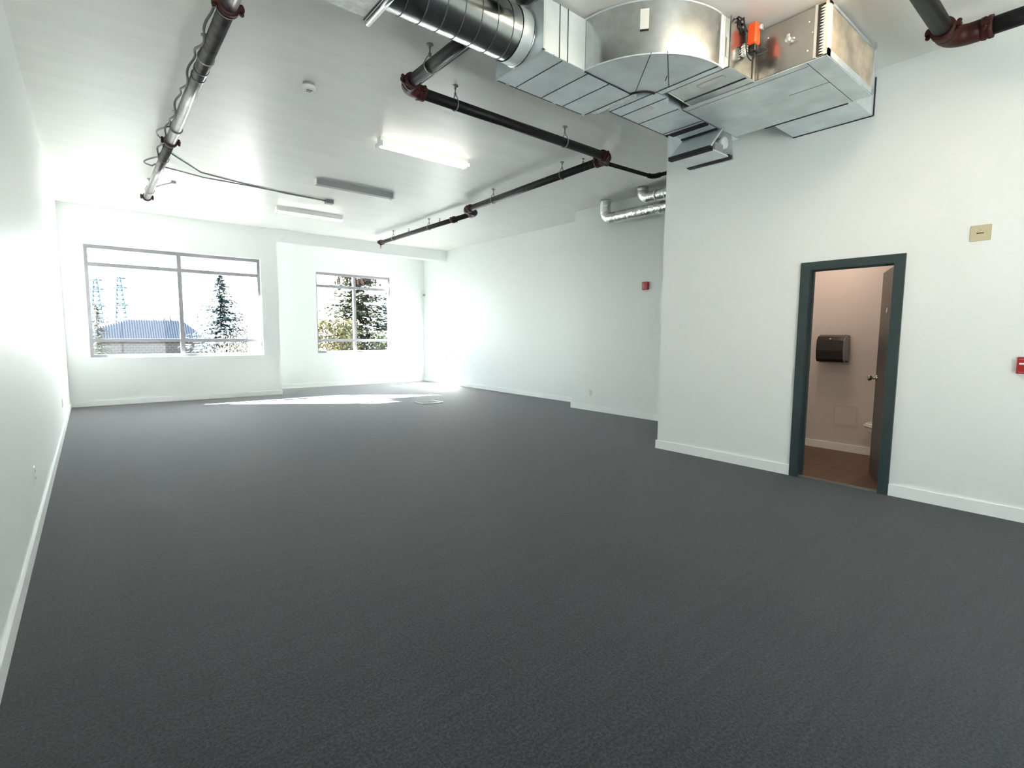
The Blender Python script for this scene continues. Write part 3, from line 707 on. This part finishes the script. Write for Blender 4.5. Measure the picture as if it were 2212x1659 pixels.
# actuator
ac = thing('damper_actuator', 'orange damper actuator with a black cable on the galvanised duct', 'actuator', (3.9, 1.93, 3.5))
ax, ay, az = 3.825, 1.935, 3.47
sub('body', MB().bbox((ax-.035, ay-.035, az), (ax+.035, ay+.035, az+.15), .010), m_orange, ac)
sub('base', MB().bbox((ax-.030, ay-.030, az-.055), (ax+.030, ay+.030, az+.002), .006), m_black, ac)
sub('bracket', MB().bbox((ax-.05, ay+.02, az-.01), (ax+.05, ay+.052, az+.008), .002), m_black, ac)
sub('shaft_clamp', MB().tube([(ax+.012, ay-.055, az+.115), (ax+.012, ay-.03, az+.115)], .016, 12).bbox((ax-.002, ay-.06, az+.09), (ax+.03, ay-.05, az+.10), .002), m_rail, ac)
lp = [(ax, ay-.01, az-.05)]
for i in range(13):
    a = -PI*.05-PI*.95*i/12; lp.append((ax-.075+.065*math.cos(a), ay-.02, az-.055+.075*math.sin(a)))
lp += [(ax-.142, ay-.015, az+.02), (ax-.15, ay+.0, az+.12), (ax-.14, ay+.045, ZT+.0), (ax-.10, ay+.10, ZT+.008)]
sub('cable', MB().tube(lp, .0055, 8), m_rubber, ac)
lp2 = [(ax+.02+.05*math.sin(PI*i/10), ay-.06*math.sin(PI*i/10)-.01, az-.005-.06*i/10) for i in range(11)]
sub('cable', MB().tube(lp2, .005, 8), m_rubber, ac)
lk = MB(); 
for i in range(4): lk.lathe([(.022, 0), (.026, .004), (.022, .008)], (ax-.065, ay+.03, az-.075+i*.017), (0, 0, 1), 14)
lk.tube([(ax-.065, ay+.03, az-.08), (ax-.065, ay+.03, az+.0)], .016, 10)
sub('linkage', lk, m_rail, ac)
kn = MB(); random.seed(3)
q = Vector((ax-.12, ay+.06, ZT+.003)); pts_ = [q]
for i in range(14):
    q = Vector((ax-.10+random.uniform(-.03, .07), ay+.045+random.uniform(-.02, .03), ZT-.03+random.uniform(-.05, .04))); pts_.append(q)
kn.tube(pts_, .006, 6); kn.tube([pts_[-1], (ax-.03, ay+.03, az+.10)], .006, 6)
sub('wire_bundle', kn, m_rubber, ac)

# wires above the spiral duct
wz = MB()
wz.tube([(1.9, 2.45, ZC-.02), (2.1, 2.5, ZC-.05), (2.3, 2.55, ZC-.03), (2.45, 2.62, ZC-.03)], .007, 6)
wz.tube([(1.95, 2.6, ZC-.04), (2.12, 2.66, ZC-.02), (2.26, 2.62, ZC-.06), (2.35, 2.68, ZC-.02)], .006, 6)
single('loose_wires', wz, m_rubber, 'loose black wires above the spiral duct beside the trunk duct', 'wire')

# foil ducts by the right wall
def foil(name, label, pts, r, coll):
    t_ = thing(name, label, 'duct', pts[-1], 'silver foil ducts below the ceiling corner')
    P = [Vector(p) for p in pts]; out = []; rs = []
    random.seed(len(pts)+7)
    for i in range(len(P)-1):
        n = max(1, int((P[i+1]-P[i]).length/.025))
        for k in range(n):
            out.append(P[i].lerp(P[i+1], k/n)); rs.append(r*(1+random.uniform(-.03, .03)))
    out.append(P[-1]); rs.append(r)
    sub('foil_tube', MB().tube(out, rs, 24), m_foil, t_)
    for c in coll: sub('clamp_ring', MB().tube([c[0], c[1]], r*1.05, 24), m_galv2, t_)
def bend(x_, z_, y_, R, n=7):               # from running along +y to pointing up
    return [(x_, y_+R*math.sin(a), z_+R-R*math.cos(a)) for a in [i*PI/2/n for i in range(n+1)]]
foil('foil_duct', 'lower silver foil duct bending up to the ceiling by the right wall', [(6.90, Y3-.01, 3.345), (6.89, 5.70, 3.345)]+bend(6.885, 3.345, 5.78, .13)+[(6.88, 5.91, ZC-.005)], .092,
     [((6.90, 4.8, 3.345), (6.90, 4.83, 3.345)), ((6.88, 5.91, ZC-.03), (6.88, 5.91, ZC-.01))])
foil('foil_duct', 'upper short silver foil duct curling into the ceiling at the washroom wall', [(6.72, Y3-.01, 3.49), (6.72, 4.85, 3.49)]+bend(6.72, 3.49, 4.92, .11)+[(6.72, 5.03, ZC-.003)], .085,
     [((6.72, 4.76, 3.49), (6.72, 4.78, 3.49)), ((6.72, 4.6, 3.49), (6.72, 4.615, 3.49)), ((6.72, 4.45, 3.49), (6.72, 4.465, 3.49))])

# ------------------------------------------------------------------ small fittings
sm = thing('smoke_detector', 'white round smoke detector on the ceiling', 'smoke detector', (1.68, 5.02, ZC))
sub('base', MB().lathe([(.001, 0), (.052, 0), (.052, -.02), (.046, -.024), (.046, -.03)], (1.68, 5.02, ZC)), m_grey_enamel, sm)
sub('cover', MB().lathe([(.060, -.026), (.062, -.034), (.058, -.052), (.040, -.062), (.001, -.066)], (1.68, 5.02, ZC)), m_plastic, sm)
sub('vent_slot', MB().box((1.655, 5.0, ZC-.0665), (1.705, 5.008, ZC-.063)).box((1.66, 5.03, ZC-.0665), (1.70, 5.036, ZC-.063)), m_gasket, sm)

def outlet(label, wall, c, grp=None):
    x_, y_, z_ = c; s_ = 1 if wall == 'L' else -1
    t_ = thing('wall_outlet', label, 'outlet', c, 'duplex outlets near the floor')
    sub('cover_plate', MB().bbox((x_, y_-.036, z_-.058), (x_+s_*.007, y_+.036, z_+.058), .003), m_plastic, t_)
    for dz in (-.024, .024):
        sub('socket', MB().lathe([(.001, 0), (.016, 0), (.016, .003), (.001, .003)], (x_+s_*.006, y_, z_+dz), (s_, 0, 0), 16), m_plastic, t_)
        mb = MB()
        for dy in (-.006, .006): mb.box((x_+s_*.0085, y_+dy-.0012, z_+dz-.004), (x_+s_*.0098, y_+dy+.0012, z_+dz+.006))
        sub_split('slot', mb, m_gasket, t_, 6)
outlet('white wall outlet near the floor, nearer one on the left wall', 'L', (XL, 4.68, .405))
outlet('white wall outlet near the floor at the far end of the left wall', 'L', (XL, 9.30, .40))
outlet('white wall outlet low on the right wall between the corner and the washroom block', 'R', (X2, 6.33, .33))

cv = thing('cover_plate', 'beige square cover plate high on the wall right of the door', 'cover plate', (X3, .835, 2.18))
sub('plate', MB().bbox((X3-.008, .773, 2.122), (X3, .897, 2.242), .004), m_beige, cv)
sub('slot', MB().box((X3-.010, .815, 2.178), (X3-.007, .858, 2.184)), m_black, cv)
sub('screw', MB().lathe([(.004, 0), (.003, .003), (.001, .003)], (X3-.007, .838, 2.205), (-1, 0, 0), 10), m_steel, cv)

st = thing('fire_alarm_strobe', 'small red fire alarm device high on the right wall', 'fire alarm', (X2, 5.185, 2.19))
sub('body', MB().bbox((X2-.045, 5.125, 2.130), (X2, 5.235, 2.255), .006), m_redp, st)
sub('lens', MB().bbox((X2-.052, 5.175, 2.145), (X2-.044, 5.222, 2.24), .003), m_redl, st)
ps = thing('pull_station', 'red fire alarm pull station at the right edge beyond the door', 'fire alarm', (X3, .50, 1.18))
sub('body', MB().bbox((X3-.035, .44, 1.115), (X3, .562, 1.238), .006), m_redp, ps)
th = MB().bbox((X3-.044, .455, 1.182), (X3-.034, .548, 1.196), .002).bbox((X3-.044, .49, 1.14), (X3-.034, .514, 1.19), .002)
sub('pull_handle', th, m_white_enamel, ps)
sub('trim_line', MB().box((X3-.037, .45, 1.122), (X3-.034, .552, 1.130)).box((X3-.037, .45, 1.219), (X3-.034, .552, 1.225)), m_redl, ps)

ms = thing('motion_sensor', 'small white motion sensor in the alcove corner', 'sensor', (7.63, 13.43, 2.55))
sub('body', MB().prism([(7.672, 13.468), (7.58, 13.468), (7.60, 13.40), (7.672, 13.37)], 2.49, 2.62), m_plastic, ms)
sub('lens', MB().prism([(7.605, 13.40), (7.665, 13.375), (7.655, 13.365), (7.60, 13.39)], 2.50, 2.56), m_grey_enamel, ms)

fv = thing('floor_hatch', 'small metal-edged hatch set in the carpet near the sunlit patch', 'floor hatch', (5.25, 9.0, 0))
sub('rim', MB().box((5.02, 8.86, 0), (5.48, 8.885, .012)).box((5.02, 9.235, 0), (5.48, 9.26, .012)).box((5.02, 8.885, 0), (5.045, 9.235, .012)).box((5.455, 8.885, 0), (5.48, 9.235, .012)), m_steel, fv)
sub('lid', MB().box((5.045, 8.885, 0), (5.455, 9.235, .006)), m_carpet, fv)

# washroom contents
tw = thing('towel_dispenser', 'black paper towel dispenser on the washroom wall', 'towel dispenser', (6.95, 2.31, 1.23))
prof = [(6.95, 1.08), (6.95, 1.40), (6.86, 1.405), (6.79, 1.385), (6.755, 1.34), (6.745, 1.22), (6.76, 1.12), (6.79, 1.085), (6.83, 1.10), (6.88, 1.10)]
sub('cover', MB().prism([(a, c) for a, c in prof], 2.17, 2.455, 1), m_black, tw)
sub('side_panel', MB().prism([(a*.96+6.87*.04, c*.96+1.24*.04) for a, c in prof], 2.163, 2.171, 1), m_grey_enamel, tw)
sub('feed_opening', MB().bbox((6.80, 2.20, 1.072), (6.90, 2.43, 1.086), .002), m_grey_enamel, tw)
sub('key_lock', MB().lathe([(.012, 0), (.012, .004), (.001, .004)], (6.757, 2.31, 1.355), (-1, 0, .3), 12), m_nickel, tw)
ap = thing('access_panel', 'flush cream access panel low on the washroom wall', 'access panel', (6.95, 2.16, .44))
sub('frame', MB().box((6.944, 2.03, .315), (6.952, 2.29, .325)).box((6.944, 2.03, .555), (6.952, 2.29, .565)).box((6.944, 2.03, .325), (6.952, 2.04, .555)).box((6.944, 2.28, .325), (6.952, 2.29, .555)), m_wcwall, ap)
sub('panel', MB().bbox((6.946, 2.045, .33), (6.952, 2.275, .55), .002), m_wcwall, ap)

to = thing('toilet', 'white toilet bowl mostly hidden behind the open door', 'toilet', (6.75, 1.50, .012))
def oval(cx_, cy_, a, b_, z, n=28): return [(cx_+a*math.cos(2*PI*i/n), cy_+b_*math.sin(2*PI*i/n), z) for i in range(n)]
def loft(rings):
    mb = MB(); n = len(rings[0]); vs = [p for r in rings for p in r]
    fs = [(i*n+k, i*n+(k+1)%n, (i+1)*n+(k+1)%n, (i+1)*n+k) for i in range(len(rings)-1) for k in range(n)]
    mb.add(vs, fs, True); m0 = len(mb.v)-len(vs)
    mb.f.append(tuple(range(n-1, -1, -1))); mb.f.append(tuple((len(rings)-1)*n+k for k in range(n))); mb.sm += [False, False]
    return mb
tx, ty = 6.70, 1.66
sub('bowl', loft([oval(tx, ty-.15, .10, .16, .012), oval(tx, ty-.15, .10, .17, .10), oval(tx, ty-.12, .11, .19, .20), oval(tx, ty-.05, .16, .23, .32), oval(tx, ty-.02, .18, .245, .385)]), m_porc, to)
sub('seat', loft([oval(tx, ty-.02, .185, .25, .387), oval(tx, ty-.02, .19, .255, .40), oval(tx, ty-.02, .185, .25, .41)]), m_porc, to)
sub('lid', loft([oval(tx, ty-.025, .18, .245, .412), oval(tx, ty-.025, .18, .245, .425), oval(tx, ty-.025, .16, .225, .432)]), m_porc, to)
sub('tank', MB().bbox((tx-.20, ty-.50, .38), (tx+.20, ty-.30, .75), .02), m_porc, to)
sub('tank_lid', MB().bbox((tx-.21, ty-.51, .75), (tx+.21, ty-.29, .78), .01), m_porc, to)

# ------------------------------------------------------------------ outdoors
GZ = -3.0
o_ = MB().box((-500, 14.2, GZ-.2), (700, 900, GZ)).obj('ground', m_grass); o_['kind'] = 'structure'
o_ = MB().box((-60, -60, -.35), (60, YF-.4, -.15)).obj('ground', m_ground); o_['kind'] = 'structure'  # unseen front ground, raised and made pale to bounce light onto the ceiling
struct('wall_outside', MB().box((-3, YB+.2, GZ-.1), (-.008, YB+.24, .9)).box((XC-.26, YB+.2, GZ), (XC-.2, YR+.6, 2.72)), m_stucco)
struct('wall_outside_brick', MB().box((XC-.26, YB+.2, 2.72), (XC-.2, YR+.6, 4.2)), m_obrick)

# ribbed roof building
bd = thing('warehouse', 'low building with a ribbed metal hip roof outside the large window', 'building', (8, 140, GZ))
k = 130/30.
ez = 1.37+(1.0-1.37)*k; rz = 1.37+(2.0-1.37)*k
x0, x1 = -14.0, 20.5; yb0, yb1 = 130, 150; ym = 134
rv = [(x0, yb0, ez), (x1, yb0, ez), (x1, yb1, ez), (x0, yb1, ez), (6.2, ym, rz), (15.8, ym, rz)]
rv[0] = (-6, yb0, ez)
rv[3] = (-6, yb1, ez)
sub('wall', MB().box((-5.6, yb0+.4, GZ), (x1-.5, yb1-.4, ez)), m_brick, bd)
rb = MB().add(rv, [(0, 1, 5, 4), (2, 3, 4, 5), (3, 0, 4), (1, 2, 5), (3, 2, 1, 0)]); nr = 62
for i in range(nr):
    xx = -5.7+26.1*i/(nr-1)
    if xx < 6.2: t_ = (xx+6)/12.2
    elif xx > 15.8: t_ = (x1-xx)/(x1-15.8)
    else: t_ = 1
    t_ = max(0, min(1, t_))
    rb.tube([(xx, yb0-.05, ez+.03), (xx, yb0+(ym-yb0)*t_, ez+(rz-ez)*t_+.05)], .085, 4, smooth=False)
rf = sub('roof', rb, m_roofs, bd)
sub('fascia', MB().box((-6.1, yb0-.2, ez-.30), (x1+.1, yb0+.05, ez+.02)), m_roof, bd)
for (vx, h) in ((13.7, .9), (12.6, .5), (10.6, .4)):
    sub('roof_vent', MB().tube([(vx, ym, rz-.1), (vx, ym, rz+h)], .14, 8), m_roof, bd)

# pylons
def pylon(label, x_, y_, top, wd):
    r = thing('transmission_pylon', label, 'pylon', (x_, y_, GZ), 'transmission pylons on the horizon')
    lat = MB(); H_ = top-GZ; t_ = .30
    def half(h): return wd*(1-.78*h/H_)*.5
    levels = [H_*i/14 for i in range(15)]
    cs = [(-1, -1), (1, -1), (1, 1), (-1, 1)]
    for i in range(14):
        a, b_ = levels[i], levels[i+1]
        for j in range(4):
            c0, c1 = cs[j], cs[(j+1)%4]
            ha, hb = half(a), half(b_)
            lat.tube([(x_+c0[0]*ha, y_+c0[1]*ha, GZ+a), (x_+c0[0]*hb, y_+c0[1]*hb, GZ+b_)], t_, 4)
            lat.tube([(x_+c0[0]*ha, y_+c0[1]*ha, GZ+a), (x_+c1[0]*hb, y_+c1[1]*hb, GZ+b_)], t_*.6, 4)
            lat.tube([(x_+c0[0]*hb, y_+c0[1]*hb, GZ+b_), (x_+c1[0]*hb, y_+c1[1]*hb, GZ+b_)], t_*.6, 4)
    sub('tower', lat, m_pylon, r)
    for fz, fl in ((.98, 3.4), (.83, 4.0), (.55, 4.2)):
        z = GZ+H_*fz; am = MB()
        am.tube([(x_-fl, y_, z), (x_+fl, y_, z)], t_, 4); am.tube([(x_-fl, y_, z), (x_, y_, z+1.6)], t_*.7, 4); am.tube([(x_+fl, y_, z), (x_, y_, z+1.6)], t_*.7, 4)
        for q in (-1, -.6, .6, 1): am.tube([(x_+fl*q, y_, z), (x_+fl*q, y_, z-1.2)], t_*.6, 4)
        sub('cross_arm', am, m_pylon, r)
    return r
pylon('haze-tinted steel pylon, left of the two seen through the large window', 4.2, 400, 33.4, 7)
pylon('haze-tinted steel pylon, right of the two seen through the large window', 15.6, 400, 35.3, 7)
for i, (z0_, z1_) in enumerate(((33, 27), (26, 20))):
    pts_ = [(15.6+260*t_, 400, z0_+(z1_-z0_)*t_-14*t_*(1-t_)) for t_ in [j/20 for j in range(21)]]
    single('power_line', MB().tube(pts_, .07, 4), m_pylon, ('upper' if i == 0 else 'lower')+' thin power line sloping away right of the pylons', 'power line', 'power lines')

# conifers
def spruce(label, x_, y_, h, rad, m, seed, dens=1.0, extra=None, grp='conifers outside the windows', clip0=.04):
    random.seed(seed)
    r = thing('spruce_tree', label, 'tree', (x_, y_, GZ), grp)
    sub('trunk', MB().tube([(x_, y_, GZ), (x_, y_, GZ+h*.98)], [h*.018, h*.003], 8), m_bark, r)
    fo = MB(); ex = MB(); nl = int(34*dens)
    for i in range(nl):
        t_ = i/(nl-1); z = GZ+h*(clip0+(1-clip0)*t_); R = rad*(1-t_)**.85+.04*rad
        nb = max(6, int((10+14*(1-t_))*dens))
        for j in range(nb):
            a = random.uniform(0, 2*PI); rr = R*random.uniform(.72, 1.12); zz_ = z+random.uniform(-.5, .5)*h/nl
            dx, dy = math.cos(a), math.sin(a); ns = max(3, int(rr/(h*.022)))
            for s_ in range(ns):
                u = (s_+random.random())/ns
                lo_ = random.uniform(-.22, .22)*rr*u; cx_, cy_ = x_+dx*rr*u-dy*lo_, y_+dy*rr*u+dx*lo_; cz_ = zz_-rr*.22*u+rr*.16*u*u*(1 if u > .6 else .4)
                for q in range(3):
                    L_ = h*.036*random.uniform(.6, 1.25)*(1.15-u*.4); b_ = a+random.uniform(-1.2, 1.2)
                    ex_, ey_ = math.cos(b_)*L_, math.sin(b_)*L_; ez_ = random.uniform(-.55, .2)*L_
                    w1 = L_*.32
                    vs = [(cx_-math.sin(b_)*w1, cy_+math.cos(b_)*w1, cz_), (cx_+math.sin(b_)*w1, cy_-math.cos(b_)*w1, cz_+.1*L_), (cx_+ex_, cy_+ey_, cz_+ez_)]
                    fo.add(vs, [(0, 1, 2)])
            if extra and t_ > extra[0] and random.random() < .9:
                for q in range(7):
                    u = random.uniform(.3, 1); c_ = (x_+dx*rr*u, y_+dy*rr*u, zz_-random.uniform(.0, .25))
                    s2 = h*.012; ex.add([(c_[0]-s2*.5, c_[1], c_[2]), (c_[0]+s2*.5, c_[1], c_[2]), (c_[0], c_[1]+s2*.4, c_[2]), (c_[0], c_[1], c_[2]-s2*2.6)], [(0, 1, 3), (1, 2, 3), (2, 0, 3), (0, 2, 1)])
    sub('foliage', fo, m, r)
    if extra: sub('cones', ex, m_cone, r, 'brown cones near the top')
    return r
spruce('tall blue-green spruce seen through the right half of the large window', 7.0, 40, 8.2, 3.5, m_needle, 11)
spruce('dark spruce partly cut by the right side of the large window', 10.9, 47, 8.2, 2.5, m_needle2, 12)
spruce('small dark spruce at the left edge of the large window', .55, 60, 6.7, 1.7, m_needle2, 15, .8)
spruce('tall spruce with brown cones at its top, filling the alcove window', 10.4, 25, 8.8, 3.9, m_needle2, 13, 1.15, (.80,))
spruce('green spruce at the right edge of the alcove window', 17.2, 35, 8.0, 3.4, m_needle, 14)
for i, (xx, yy_, hh) in enumerate(((11.0, 95, 6.3), (17.4, 110, 6.6), (19.0, 112, 6.0))):
    spruce(['tiny distant conifer behind the left end of the ribbed roof', 'distant conifer just right of the ribbed roof, left one of a pair', 'distant conifer just right of the ribbed roof, right one of a pair'][i] , [3.4, 20.9, 23.5][i], [158, 152, 152][i], [9.6, 7.4, 6.6][i], 1.2, m_needle, 20+i, .5, grp='distant conifers')

def bush(label, x_, y_, w_, d_, z1, m, seed, n=2600, s0=.09, name='shrub'):
    random.seed(seed); r = thing(name, label, 'shrub', (x_, y_, GZ), 'shrubs outside the windows')
    tw_ = MB()
    for i in range(70):
        a = random.uniform(-1, 1); b_ = random.uniform(-1, 1); p0 = (x_+a*w_*.25, y_+b_*d_*.3, GZ)
        p1 = (x_+a*w_*.5+random.uniform(-.3, .3), y_+b_*d_*.5, z1-random.uniform(0, 1.2)*(z1-GZ)*.35)
        mid = tuple((p0[k_]*.5+p1[k_]*.5)+random.uniform(-.12, .12) for k_ in range(3))
        tw_.tube([p0, mid, p1], [.02, .014, .005], 4)
        for q in range(5):
            u = random.uniform(.4, .95); c_ = [mid[k_]+(p1[k_]-mid[k_])*u for k_ in range(3)]
            tw_.tube([c_, (c_[0]+random.uniform(-.4, .4), c_[1]+random.uniform(-.4, .4), c_[2]+random.uniform(.1, .5))], [.008, .004], 3)
    sub('stems', tw_, m_twig, r)
    if n:
        lf = MB()
        for i in range(n):
            a = random.uniform(0, 2*PI); rr = math.sqrt(random.random()); hgt = random.random()**.7
            px_ = x_+math.cos(a)*rr*w_*.5*(1-.25*hgt); py_ = y_+math.sin(a)*rr*d_*.5; pz_ = GZ+(z1-GZ)*hgt
            v0 = Vector((random.uniform(-1, 1), random.uniform(-1, 1), random.uniform(-1, 1))).normalized()*s0
            v1 = Vector((random.uniform(-1, 1), random.uniform(-1, 1), random.uniform(-1, 1))).normalized()*s0*.6
            P_ = Vector((px_, py_, pz_)); lf.add([P_-v0*.5, P_+v1, P_+v0*.5, P_-v1], [(0, 1, 2, 3)])
        sub('leaves', lf, m, r)
    return r
bush('tan leafless shrub below the blue-green spruce', 6.0, 28, 2.3, 1.8, 1.52, m_twig, 31, 900, .07)
bush('tan leafless shrub at the lower right of the large window', 4.3, 24, 1.5, 1.5, 1.35, m_twig, 34, 500, .06)
bush('sunlit yellow-green shrub at the lower left of the alcove window', 7.15, 19.2, 2.3, 1.6, 1.9, m_yellow, 32, 4200, .13)
bush('grey-green shrub at the lower right of the alcove window', 9.3, 18.6, 2.5, 1.5, 1.48, m_needle2, 33, 3600, .12)
